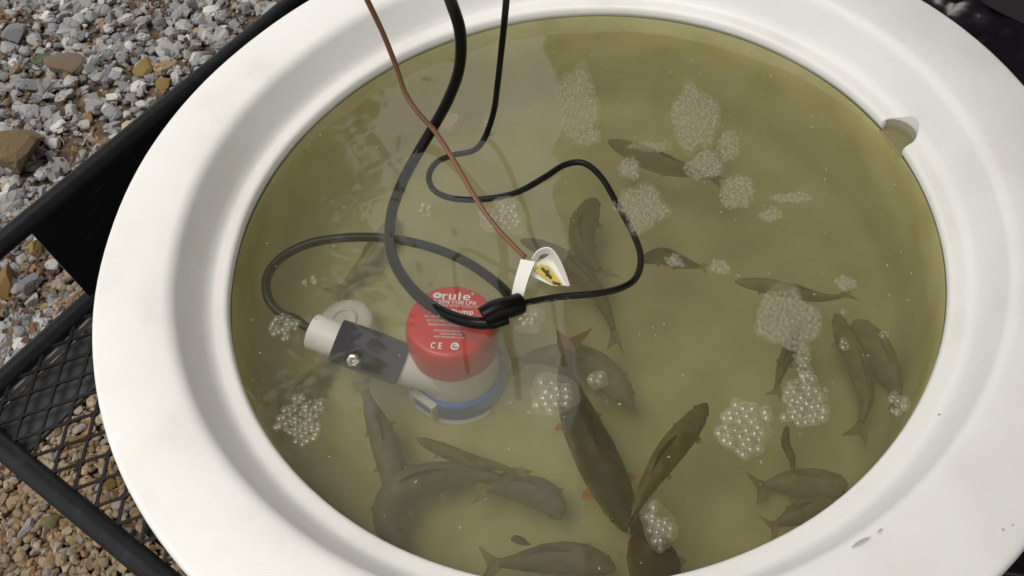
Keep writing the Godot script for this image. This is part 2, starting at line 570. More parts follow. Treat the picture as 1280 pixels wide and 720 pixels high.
		for b in [0.45, 0.65]:
			var lg := Geo.new()
			lg.box(P.call(a, b, 0.21), e1 * 0.012, Vector3(0, 0.09, 0), e2 * 0.004)
			part("axle_bracket", lg.mesh(true), M.black_paint, o)

# ---------------------------------------------------------------- tub
func notch_radius(a: float) -> float:
	var c := Vector2(0.2528, -0.0651)
	var u := Vector2(cos(a), sin(a))
	var k := c.dot(u)
	var q := 0.0152 * 0.0152 - (c.length_squared() - k * k)
	return k + sqrt(q) if q > 0.0 else 0.0

func tub() -> Node3D:
	var o := base("round_tub")
	tag(o, "large round white plastic tub with wide flat rim and a notched inner lip", "tub")
	var angles := []
	var an := atan2(-0.0651, 0.2528)
	for k in 160:
		angles.append(TAU * k / 160.0)
	var fine := []
	for a in angles:
		var d := absf(wrapf(a - an, -PI, PI))
		if d > 0.075: fine.append(a)
	for k in 121: fine.append(fposmod(an - 0.075 + 0.15 * k / 120.0, TAU))
	fine.sort()
	var inner := fillet([Vector3(0.2640, LIP - 0.175, 0), Vector3(0.2640, LIP - 0.014, 0.001), Vector3(0.2597, LIP - 0.0075, 0.003), Vector3(0.2603, LIP, 0.0036),
		Vector3(0.2715, LIP + 0.0018, 0.005), Vector3(0.2750, LIP + 0.0060, 0.004), Vector3(0.2778, LIP + 0.0130, 0.0005), Vector3(0.2798, LIP + 0.0185, 0.0005), Vector3(0.2818, LIP + 0.0240, 0.0005), Vector3(0.2860, LIP + 0.0365, 0.022), Vector3(0.302, LIP + 0.0395, 0.010),
		Vector3(0.322, LIP + 0.0400, 0.01), Vector3(0.3395, LIP + 0.0385, 0.004), Vector3(0.3415, LIP + 0.031, 0.003), Vector3(0.3415, LIP + 0.014, 0.002),
		Vector3(0.3370, LIP + 0.012, 0.002), Vector3(0.3360, LIP + 0.028, 0.004), Vector3(0.296, LIP + 0.024, 0.01), Vector3(0.288, LIP - 0.02, 0.01),
		Vector3(0.275, DECK + 0.018, 0.012), Vector3(0.262, DECK + 0.004, 0.01), Vector3(0.0, DECK + 0.004, 0)], 6)
	var warp := noise(1.0, 2, 88)
	var g := Geo.new()
	var rows := []
	for p in inner:
		var row := PackedVector3Array()
		for a in fine:
			var r: float = p.x; var y: float = p.y
			var rn := notch_radius(a)
			if y > LIP - 0.18 and y < LIP + 0.03 and r < 0.29: r = maxf(r, rn)   # the notch: cut straight down
			r *= 1.0 + 0.0022 * warp.get_noise_2d(cos(a) * 1.3 + 5.0, sin(a) * 1.3)
			y += 0.0012 * warp.get_noise_2d(cos(a) * 1.1 + 15.0, sin(a) * 1.1) if y > LIP - 0.03 else 0.0
			row.append(Vector3(cos(a) * r, y, sin(a) * r))
		rows.append(row)
	g.grid(rows, true)
	part("shell", g.mesh(), M.white_plastic, o)
	# the inside below the water line, coated with algae
	var inside := fillet([Vector3(0.2606, WATER - 0.004, 0), Vector3(0.2604, 0.580, 0), Vector3(0.2603, 0.570, 0), Vector3(0.2601, 0.560, 0), Vector3(0.2599, 0.550, 0), Vector3(0.2596, 0.542, 0), Vector3(0.2588, 0.528, 0.02), Vector3(0.254, FLOOR + 0.006, 0.06), Vector3(0.0, FLOOR - 0.001, 0)], 10)
	var gi := Geo.new()
	var irows := []
	for p in inside:
		var row := PackedVector3Array()
		for a in fine:
			var r: float = p.x
			row.append(Vector3(cos(a) * r, p.y, sin(a) * r))
		irows.append(row)
	gi.grid(irows, true)
	part("inner_coating", gi.mesh(false, false), M.algae_film, o)
	# a thin beige strip over the wall of the notch, darker than the plastic
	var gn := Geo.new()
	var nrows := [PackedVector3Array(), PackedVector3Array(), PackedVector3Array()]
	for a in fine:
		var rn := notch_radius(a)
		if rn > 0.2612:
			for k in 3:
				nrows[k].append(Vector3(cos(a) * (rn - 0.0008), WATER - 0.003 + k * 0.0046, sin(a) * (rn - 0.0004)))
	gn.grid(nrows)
	# added plug just under water, its colour matched to the look of the murk
	var sh := Geo.new()
	var srows := [PackedVector3Array(), PackedVector3Array(), PackedVector3Array()]
	for a in fine:
		var rn := notch_radius(a)
		if rn > 0.2612:
			for k in 3:
				var r := lerpf(0.2596, rn - 0.0002, k / 2.0)
				srows[k].append(Vector3(cos(a) * r, WATER - 0.0050 + 0.0012 * k, sin(a) * r))
	sh.grid(srows)
	part("notch_plug", sh.mesh(false, false), M.murk_tone, o)
	part("notch_liner", gn.mesh(false, false), M.notch_beige, o)
	# wear on the rim
	for s in [[1076, 677, 26, 4.5, -0.5, "scuff_grey"], [1100, 663, 8, 3.0, -0.6, "scuff_grey"], [1230, 507, 2.6, 2.6, 0.0, "black_speck"], [1254, 662, 3.5, 3.0, 0.0, "scuff_grey"], [1266, 656, 3.0, 2.4, 0.0, "scuff_grey"], [1174, 518, 2.2, 2.0, 0.0, "black_speck"]]:
		var y := LIP + 0.0404 if s[0] > 1235 or s[1] > 640 else LIP + 0.0052
		var p := at(s[0], s[1], y)
		var rad := Vector2(p.x, p.z).length()
		var gs := Geo.new()
		var ring := PackedVector3Array()
		for k in 18:
			var a := TAU * k / 18.0
			var v := Vector2(cos(a) * s[2] * 0.5 * (1.0 + 0.25 * sin(a * 3.0)), sin(a) * s[3] * 0.5).rotated(s[4])
			var q := at(s[0] + v.x, s[1] + v.y, y)
			ring.append(q)
		gs.fan(ring, p + Vector3(0, 0.0003, 0))
		part("scuff_mark" if s[2] > 5 else "dirt_speck", gs.mesh(false, false), M[s[5]], o)
	return o

# ---------------------------------------------------------------- water
func water() -> void:
	var o := base("water")
	tag(o, "murky olive green water filling the white tub", "water", "", "structure")
	var w := noise(9.0, 3, 61)
	var g := Geo.new()
	var rows := []
	for r in 60:
		var row := PackedVector3Array()
		var rad := 0.2778 * (r + 0.02) / 59.02
		for k in 120:
			var a := TAU * k / 120.0
			var x := cos(a) * rad; var z := sin(a) * rad
			row.append(Vector3(x, WATER + 0.00036 * w.get_noise_2d(x, z) + 0.00003 * w.get_noise_2d(x * 5.0, z * 5.0) + 0.0006 * w.get_noise_2d(x * 0.25 + 3.0, z * 0.25), z))
		rows.append(row)
	g.grid(rows, true)
	var m := g.mesh(false, false)
	part("water_surface", m, M.water_surface, o)
	var fog := FogVolume.new()
	fog.name = "silt"
	fog.shape = RenderingServer.FOG_VOLUME_SHAPE_CYLINDER
	fog.size = Vector3(0.5576, WATER - 0.0012 - FLOOR + 0.004, 0.5576)
	fog.position = Vector3(0, (WATER - 0.0012 + FLOOR - 0.004) * 0.5, 0)
	var fm := FogMaterial.new()
	fm.resource_name = "silt"
	fm.albedo = lin([0.93, 0.885, 0.54])
	fm.density = 5.4
	fog.material = fm
	fog.set_meta("kind", "stuff")
	o.add_child(fog, true)

# ---------------------------------------------------------------- pump
func pump() -> void:
	var foot := at(571, 468, FLOOR + 0.010)
	foot.y = FLOOR
	var head := at(563, 399, FLOOR + 0.088)
	var axis := (head - foot).normalized()
	var ex := at(583, 409, head.y) - at(543, 409, head.y)
	ex = (ex - axis * ex.dot(axis)).normalized()
	var o := base("bilge_pump", foot)
	o.basis = Basis(ex, axis, ex.cross(axis))
	var h := foot.distance_to(head)
	tag(o, "round bilge pump with red cap, white body and blue base ring under the cable", "pump")
	part("body", lathe(fillet([Vector3(0.0, 0.004, 0), Vector3(0.036, 0.004, 0.002), Vector3(0.036, 0.016, 0.002), Vector3(0.0345, 0.018, 0.001), Vector3(0.0335, h - 0.030, 0.002), Vector3(0.030, h - 0.012, 0.004), Vector3(0.0, h - 0.008, 0)]), 64), M.pump_white, o)
	part("base_ring", lathe(fillet([Vector3(0.030, 0.003, 0), Vector3(0.0395, 0.003, 0.002), Vector3(0.0388, 0.0215, 0.002), Vector3(0.0356, 0.0230, 0.001), Vector3(0.030, 0.0230, 0)]), 64), M.pump_blue, o)
	part("foot_flange", lathe(fillet([Vector3(0.0, 0.0, 0), Vector3(0.0425, 0.0, 0.001), Vector3(0.0425, 0.0036, 0.001), Vector3(0.0, 0.0034, 0)]), 64), M.pump_white, o)
	var cap := part("cap", lathe(fillet([Vector3(0.0, -0.003, 0), Vector3(0.0345, -0.032, 0.001), Vector3(0.0354, -0.0315, 0.001), Vector3(0.0348, -0.010, 0.002), Vector3(0.0322, -0.0008, 0.0035), Vector3(0.0, 0.0, 0)], 6), 72), M.pump_red, o)
	cap.position = Vector3(0, h, 0)
	# print on the cap
	var bold := SystemFont.new(); bold.font_names = PackedStringArray(["Droid Sans"]); bold.font_weight = 700
	var plain := SystemFont.new(); plain.font_names = PackedStringArray(["Droid Sans"])
	for l in [["rule", bold, 0.0215, 0.0070, 0.0215, 0.002], ["®", plain, 0.0022, 0.0022, 0.0245, 0.0142], ["360 GPH 1100 LPH", bold, 0.0370, 0.0036, 0.0157, -0.001], ["FOR PUMPING WATER 12 VOLT DC", plain, 0.0410, 0.0017, 0.0124, 0.0],
		["Bilge Pump", bold, 0.0330, 0.0056, 0.0066, 0.0], ["USE CARTRIDGE AND FUSE 2.5 AMP MAX", plain, 0.0400, 0.0019, 0.0018, 0.0], ["NOT SUITABLE WITH SOLID WASTE", plain, 0.0350, 0.0019, -0.0018, 0.0], ["MARINE PUMP FOR CLEAN WATER", plain, 0.0320, 0.0019, -0.0054, 0.0],
		["READ MANUAL BEFORE USE", plain, 0.0235, 0.0015, -0.0105, 0.001], ["RINSE AFTER USE", plain, 0.0160, 0.0014, -0.0132, 0.002], ["KEEP STRAINER CLEAR", plain, 0.0225, 0.0015, -0.0160, 0.001], ["C E", bold, 0.0082, 0.0052, -0.0238, -0.0075]]:
		var tm := TextMesh.new()
		tm.text = l[0]
		tm.font = l[1]
		tm.font_size = 40
		tm.depth = 0.5
		tm.pixel_size = 0.02
		tm.curve_step = 2.0
		var bb := tm.get_aabb()
		var t := part("lettering", tm, M.print_white, cap)
		var sx: float = l[2] / maxf(bb.size.x, 1e-6); var sy: float = l[3] / maxf(bb.size.y, 1e-6)
		t.transform = Transform3D(Basis(Vector3(sx, 0, 0), Vector3(0, 0, -sy), Vector3(0, 0.0005, 0)), Vector3(l[5], 0.00005, -l[4])) * Transform3D(Basis(), Vector3(-bb.get_center().x, -bb.get_center().y, 0))
		t.position.y = -0.00005
	var tick := Geo.new()
	var ringp := PackedVector3Array()
	for k in 33: ringp.append(Vector3(cos(TAU * k / 32.0) * 0.0026, 0, sin(TAU * k / 32.0) * 0.0026))
	add_tube(tick, ringp, 0.0007, 8, false)
	tick.box(Vector3(-0.0003, 0, -0.0002), Vector3(0.0004, 0, 0.0009), Vector3(0, 0.0003, 0), Vector3(0.0005, 0, -0.0002))
	tick.box(Vector3(0.0009, 0, -0.0008), Vector3(0.0009, 0, -0.0014), Vector3(0, 0.0003, 0), Vector3(0.0005, 0, 0.0003))
	var tk := part("lettering", tick.mesh(), M.print_white, cap)
	tk.position = Vector3(0.0062, 0.0001, 0.0238)
	# logo disc beside the word
	var disc := part("lettering", lathe([Vector2(0.0011, 0.0), Vector2(0.0011, 0.0002), Vector2(0.0034, 0.0002), Vector2(0.0034, 0.0)], 24), M.print_white, cap)
	disc.position = Vector3(-0.0125, 0.0, -0.0213)
	disc.scale = Vector3(1, 1, 0.8)
	# the square clip at the front of the base ring, in the pump's own axes
	var inv := o.transform.affine_inverse()
	var ca := PI * 0.5 + 0.60
	var out := Vector3(cos(ca), 0, sin(ca)); var side := Vector3(-sin(ca), 0, cos(ca))
	var cg := Geo.new()
	var cc := out * 0.0400 + Vector3(0, 0.0150, 0)
	for k in [-1.0, 1.0]:
		cg.box(cc + side * 0.0105 * k, out * 0.003, Vector3(0, 0.0100, 0), side * 0.0014)
		cg.box(cc + Vector3(0, 0.0088 * k, 0), out * 0.003, Vector3(0, 0.0013, 0), side * 0.0092)
	part("clip", cg.mesh(true), M.pump_white, o)
	var cw := Geo.new()
	cw.box(cc - out * 0.0005, out * 0.0016, Vector3(0, 0.0074, 0), side * 0.0090)
	part("clip_tab", cw.mesh(true), M.pump_blue, o)
	# outlet, hose coupling and pipe, running out to the left
	var seg := func(called: String, a: Vector3, b: Vector3, r: float, m: Material, bulge := 0.0) -> MeshInstance3D:
		var prof := fillet([Vector3(0, 0, 0), Vector3(r, 0, 0.0015), Vector3(r + bulge, a.distance_to(b) * 0.5, 0.01), Vector3(r, a.distance_to(b), 0.0015), Vector3(0, a.distance_to(b), 0)])
		var s := part(called, lathe(prof, 32), m, o)
		var up := (b - a).normalized()
		var x := up.cross(Vector3(0.1, 1, 0.2)).normalized()
		s.transform = Transform3D(Basis(x, up, x.cross(up)), a)
		return s
	var p0 := inv * at(560, 472, 0.516); var p1 := inv * at(504, 456, 0.536)
	var p2 := inv * at(420, 425, 0.558); var p3 := inv * at(390, 414, 0.561)
	seg.call("outlet", p0, p1 + (p2 - p1) * 0.1, 0.0154, M.pump_white)
	var hose: MeshInstance3D = seg.call("hose_coupling", p1, p2, 0.0168, M.hose_slate, 0.0006)
	seg.call("pipe_stub", p2 + (p1 - p2) * 0.15, p3, 0.0142, M.pump_white)
	var cp := inv * at(443, 449, 0.5765)
	var bolt := part("hose_clamp", lathe(fillet([Vector3(0.0015, 0.0, 0), Vector3(0.0052, 0.0, 0.001), Vector3(0.0052, 0.006, 0.0015), Vector3(0.0025, 0.0066, 0.0005), Vector3(0.0018, 0.004, 0), Vector3(0.0, 0.004, 0)]), 6), M.clamp_steel, o)
	var bd := (inv.basis * (EYE - at(443, 449, 0.5765))).normalized()
	bd = (bd + (inv.basis * Vector3(-0.2, 0.3, 0.5))).normalized()
	var bx := bd.cross(Vector3(0, 0.2, 1)).normalized()
	bolt.transform = Transform3D(Basis(bx, bd, bx.cross(bd)), cp)
	part("screw_housing", lathe(fillet([Vector3(0, -0.004, 0), Vector3(0.0068, -0.004, 0.001), Vector3(0.0068, 0.0005, 0.001), Vector3(0, 0.0005, 0)]), 20), M.cable_black, o).transform = bolt.transform
	# the round white fitting behind the pipe
	var fc := at(430, 400, FLOOR + 0.033)
	var f := base("pipe_fitting", Vector3(fc.x, FLOOR, fc.z))
	tag(f, "round white plastic pipe fitting on the tub floor behind the slate hose", "fitting")
	part("disc", lathe(fillet([Vector3(0, 0.0, 0), Vector3(0.024, 0.0, 0.002), Vector3(0.024, 0.030, 0.004), Vector3(0.017, 0.033, 0.002), Vector3(0.0, 0.033, 0)]), 48), M.pump_white, f)
	part("moulded_rib", lathe(fillet([Vector3(0.009, 0.033, 0), Vector3(0.009, 0.0352, 0.001), Vector3(0.0115, 0.0352, 0.001), Vector3(0.0115, 0.033, 0)]), 32), M.pump_white, f)

# ---------------------------------------------------------------- cables and the tag
func cables() -> void:
	var a := route([[520, -120, 0.86], [548, -40, 0.79], [563, 0, 0.745], [575, 40, 0.71], [574, 85, 0.672], [560, 125, 0.638], [541, 160, 0.608], [522, 192, 0.5905], [503, 228, 0.586], [489, 270, 0.583], [490, 318, 0.583], [512, 358, 0.586], [548, 388, 0.590], [585, 402, 0.596], [612, 404, 0.597], [634, 398, 0.5955]])
	tag(part("cable", tube(spline(a, 8), 0.0044, 14), M.cable_black, self), "thick black cable curving from the far rim down across the red pump cap", "cable")
	var d := route([[640, 382, 0.592], [634, 367, 0.590], [612, 347, 0.587], [578, 325, 0.584], [535, 308, 0.582], [485, 298, 0.580], [435, 297, 0.579], [388, 304, 0.578], [352, 322, 0.577], [334, 346, 0.575], [335, 372, 0.572], [350, 391, 0.567], [368, 398, 0.566], [380, 407, 0.564], [394, 414, 0.562]])
	tag(part("cable", tube(spline(d, 8), 0.0037, 14), M.cable_black, self), "black cable looping underwater from the joint to the white pipe stub", "cable")
	var j := Geo.new()
	add_tube(j, spline(route([[604, 397, 0.600], [620, 388, 0.601], [636, 384, 0.600], [650, 379, 0.597]]), 6), 0.0078, 14)
	var jt := part("cable_joint", j.mesh(), M.cable_black, self)
	tag(jt, "lumpy black taped joint where the cables meet beside the pump cap", "cable joint")
	var c := route([[560, -110, 0.90], [520, -60, 0.85], [0, 0, 0]])
	c = route([[425, -70, 0.83], [445, -30, 0.80], [459, 0, 0.775], [478, 40, 0.745], [494, 80, 0.715], [506, 115, 0.692], [522, 140, 0.678], [545, 166, 0.662], [570, 205, 0.646], [596, 250, 0.630], [622, 286, 0.618], [657, 322, 0.606]])
	tag(part("wire", tube(spline(c, 8), 0.0019, 10), M.copper_sheath, self), "thin copper brown wire slanting down to the white warning tag", "wire")
	var t := route([[640, -90, 0.83], [635, -30, 0.77], [632, 10, 0.730], [627, 60, 0.690], [622, 105, 0.650], [617, 140, 0.618], [606, 172, 0.594], [592, 188, 0.590], [566, 194, 0.590], [546, 203, 0.590], [536, 220, 0.590], [543, 238, 0.590], [566, 248, 0.591], [604, 249, 0.592], [645, 241, 0.593], [680, 222, 0.595], [706, 206, 0.596], [730, 204, 0.596], [752, 222, 0.595], [772, 256, 0.592], [792, 293, 0.591], [801, 322, 0.591], [795, 347, 0.591], [776, 360, 0.592], [745, 367, 0.592], [700, 371, 0.592], [664, 377, 0.593], [644, 382, 0.595]])
	tag(part("wire", tube(spline(t, 8), 0.0025, 10), M.cable_black, self), "thin black wire lying in a wandering loop on the water", "wire")
	# warning tag: a strap folded over the wire, its loop opening to a yellow label
	var o := base("warning_tag", at(655, 345, 0.60))
	tag(o, "folded white plastic tag with a yellow warning label on the copper wire", "tag")
	var off := -o.position
	var ribbon := func(list: Array, wide: Array) -> ArrayMesh:
		var g := Geo.new()
		var p := spline(list, 6)
		var q := spline(wide, 6)
		var rows := []
		for k in p.size():
			var s := (q[k] - p[k])
			var tn := (p[mini(k + 1, p.size() - 1)] - p[maxi(k - 1, 0)]).normalized()
			var nrm := s.cross(tn).normalized() * 0.0004
			rows.append(PackedVector3Array([off + p[k] + nrm, off + q[k] + nrm, off + q[k] - nrm, off + p[k] - nrm]))
		g.grid(rows, true)
		return g.mesh(true)
	part("strap", ribbon.call(route([[639, 371, 0.598], [644, 348, 0.606], [651, 324, 0.612]]), route([[653, 375, 0.598], [660, 350, 0.606], [669, 327, 0.612]])), M.label_white, o)
	part("loop", ribbon.call(route([[664, 324, 0.612], [674, 312, 0.620], [689, 311, 0.622], [702, 330, 0.614], [712, 357, 0.603]]), route([[668, 331, 0.606], [675, 319, 0.610], [687, 318, 0.611], [697, 334, 0.606], [709, 358, 0.600]])), M.label_white, o)
	var tri := func(list: Array, up: float) -> ArrayMesh:
		var g := Geo.new()
		var topr := []; var lo := []
		for p in list:
			var v: Vector3 = at(p[0], p[1], p[2]) + off
			topr.append(g.vert(v + Vector3(0, up, 0))); lo.append(g.vert(v - Vector3(0, 0.0003, 0)))
		for k in range(1, list.size() - 1):
			g.tri(topr[0], topr[k], topr[k + 1]); g.tri(lo[0], lo[k + 1], lo[k])
		for k in list.size():
			var k2 := (k + 1) % list.size()
			g.quad(topr[k], lo[k], lo[k2], topr[k2])
		return g.mesh(true)
	part("inner_face", tri.call([[668, 330, 0.605], [688, 318, 0.608], [708, 357, 0.600], [690, 357, 0.599], [664, 345, 0.600]], 0.0002), M.label_white, o)
	part("warning_label", tri.call([[667, 338, 0.6048], [676, 331, 0.6062], [686, 333, 0.6062], [704, 357, 0.6018], [694, 358, 0.6015], [680, 347, 0.6030]], 0.0006), M.label_yellow, o)
	part("label_mark", tri.call([[676, 336, 0.6062], [679, 335, 0.6064], [690, 347, 0.6045], [688, 349, 0.6042]], 0.0008), M.label_ink, o)
	part("label_mark", tri.call([[684, 338, 0.6064], [686, 338, 0.6064], [685, 345, 0.6050], [682, 345, 0.6048]], 0.0008), M.label_ink, o)
	part("label_mark", tri.call([[690, 352, 0.6035], [701, 355, 0.6026], [700, 357, 0.6022], [692, 355, 0.6028]], 0.0008), M.label_ink, o)

# ---------------------------------------------------------------- fish
func fish(label: String, line: Array, y: float, wide_px: float, back: Array, belly: Array, fin: Array, opts := {}) -> Node3D:
	var depth: float = opts.get("depth", 1.0)
	var pts := []
	for p in line:
		pts.append(at(p[0], p[1], maxf(FLOOR + 0.016, WATER - (WATER - y) * depth)))
	var spine := spline(pts, 10)
	# even spacing
	var cum := [0.0]
	for k in range(1, spine.size()): cum.append(cum[-1] + spine[k].distance_to(spine[k - 1]))
	var total: float = cum[-1]
	var org: Vector3 = spine[0]
	var where := func(t: float) -> Vector3:
		var d := clampf(t, 0.0, 1.0) * total
		for k in range(1, spine.size()):
			if cum[k] >= d:
				return spine[k - 1].lerp(spine[k], (d - cum[k - 1]) / maxf(1e-6, cum[k] - cum[k - 1])) - org
		return spine[spine.size() - 1] - org
	var mmpx := EYE.distance_to(org) / FOCAL
	var W := wide_px * mmpx * 0.5
	var o := base("fish", org)
	tag(o, label, "fish", "fish swimming in the tub")
	var sd := hash(label) % 5000
	var nz := noise(60.0, 3, sd)
	var tailstart := 0.80
	var g := Geo.new()
	var rows := []; var cols := []
	var prof := [[0.0, 0.05], [0.025, 0.34], [0.07, 0.58], [0.14, 0.80], [0.25, 0.97], [0.36, 1.0], [0.5, 0.90], [0.65, 0.66], [0.76, 0.42], [0.85, 0.27], [0.90, 0.24]]
	var width := func(t: float) -> float:
		for k in range(1, prof.size()):
			if t <= prof[k][0]:
				var f: float = (t - prof[k - 1][0]) / (prof[k][0] - prof[k - 1][0])
				return lerpf(prof[k - 1][1], prof[k][1], smoothstep(0.0, 1.0, f) * 0.5 + f * 0.5)
		return 0.2
	var nseg := 34
	for r in nseg + 1:
		var t := 0.86 * r / nseg
		var c: Vector3 = where.call(t)
		var tn: Vector3 = (where.call(t + 0.01) - where.call(t - 0.01)).normalized()
		var s := tn.cross(Vector3.UP).normalized()
		var w: float = W * width.call(t)
		var hh := w * lerpf(1.0, 1.45, smoothstep(0.1, 0.6, t))
		var row := PackedVector3Array(); var crow := []
		for k in 18:
			var a := TAU * k / 18.0
			var p := c + s * cos(a) * w + Vector3.UP * sin(a) * hh
			row.append(p)
			var up := smoothstep(-0.5, 0.75, sin(a) + 0.25 * nz.get_noise_3dv(p + org))
			var m := 1.0 + 0.55 * nz.get_noise_3dv((p + org) * 1.7)
			var col := Color(lerpf(belly[0], back[0], up) * m, lerpf(belly[1], back[1], up) * m, lerpf(belly[2], back[2], up) * m)
			if opts.has("spots") and nz.get_noise_3dv((p + org) * 0.8 + Vector3(9, 0, 0)) > 0.36:
				col = Color(opts.spots[0], opts.spots[1], opts.spots[2])
			crow.append(col)
		rows.append(row); cols.append(crow)
	g.grid(rows, true, cols)
	part("body", g.mesh(), M.fish_skin, o)
	var finm: StandardMaterial3D = M.fish_skin
	var fc := Color(fin[0], fin[1], fin[2])
	# tail fin: forked, standing nearly upright and bent to one side
	var lean: float = opts.get("lean", 0.75)
	var tl: float = opts.get("tail", 1.0)
	var tg := Geo.new()
	var c0: Vector3 = where.call(0.84)
	var tdir: Vector3 = (where.call(1.0) - where.call(0.93)).normalized()
	var ts := tdir.cross(Vector3.UP).normalized()
	var plane := (Vector3.UP * (1.0 - lean) + ts * lean).normalized()
	var len_t := total * 0.17 * tl
	var trows := []; var tcols := []
	for r in 9:
		var f := r / 8.0
		var row := PackedVector3Array(); var crow := []
		for k in 11:
			var u := k / 5.0 - 1.0
			var spread := W * (0.24 + 0.85 * pow(f, 0.8)) * tl
			var reach := len_t * f * (0.62 + 0.38 * absf(u))
			row.append(c0 + tdir * reach + plane * u * spread + ts * 0.0012 * sin(f * 5.0 + u * 3.0))
			crow.append(fc * (0.8 + 0.3 * absf(sin(u * 9.0))))
		trows.append(row); tcols.append(crow)
	tg.grid(trows, false, tcols)
	part("tail_fin", tg.mesh(false, false), finm, o)
	# dorsal fin
	var dg := Geo.new()
	var drows := []; var dcols := []
	for r in 10:
		var t := lerpf(0.34, 0.62, r / 9.0)
		var c: Vector3 = where.call(t)
		var w: float = W * width.call(t)
		var tn: Vector3 = (where.call(t + 0.02) - c).normalized()
		var s := tn.cross(Vector3.UP).normalized()
		var hgt := W * 0.75 * sin(PI * clampf(0.12 + 0.8 * r / 9.0, 0.0, 1.0))
		var b := c + Vector3.UP * w * 1.25
		drows.append(PackedVector3Array([b, b + Vector3.UP * hgt * 0.5 + s * hgt * 0.12, b + Vector3.UP * hgt * 0.8 + s * hgt * 0.30 + tn * hgt * 0.3]))
		var bc := Color(back[0], back[1], back[2])
		dcols.append([bc, bc * 0.9, bc * 1.1])
	dg.grid(drows, false, dcols)
	part("dorsal_fin", dg.mesh(false, false), finm, o)
	# paired fins
	for pair in [[0.20, 0.62, "pectoral_fin"], [0.52, 0.45, "pelvic_fin"]]:
		for sgn in [-1.0, 1.0]:
			var t: float = pair[0]
			var c: Vector3 = where.call(t)
			var tn: Vector3 = (where.call(t + 0.02) - c).normalized()
			var s: Vector3 = tn.cross(Vector3.UP).normalized() * sgn
			var w: float = W * width.call(t)
			var q := Geo.new()
			var frows := []; var fcols := []
			for r in 6:
				var f := r / 5.0
				var row := PackedVector3Array(); var crow := []
				for k in 6:
					var u := k / 5.0
					var d := (s * (0.9 - 0.5 * u) + tn * (0.35 + 0.75 * u) - Vector3.UP * 0.28).normalized()
					row.append(c + s * w * 0.88 - Vector3.UP * w * 0.45 + tn * u * w * 0.25 + d * f * W * pair[1] * (1.0 - 0.35 * u * u))
					crow.append(Color(opts.pectoral[0], opts.pectoral[1], opts.pectoral[2]) if opts.has("pectoral") else fc)
				frows.append(row); fcols.append(crow)
			q.grid(frows, false, fcols)
			part(pair[2], q.mesh(false, false), finm, o)
	for sgn in [-1.0, 1.0]:
		var c: Vector3 = where.call(0.075)
		var tn: Vector3 = (where.call(0.10) - c).normalized()
		var s: Vector3 = tn.cross(Vector3.UP).normalized() * sgn
		var e := SphereMesh.new()
		e.radius = W * 0.13; e.height = W * 0.26; e.radial_segments = 10; e.rings = 6
		var eo := part("eye", e, M.fish_eye, o)
		eo.position = c + s * W * 0.52 + Vector3.UP * W * 0.18
	return o

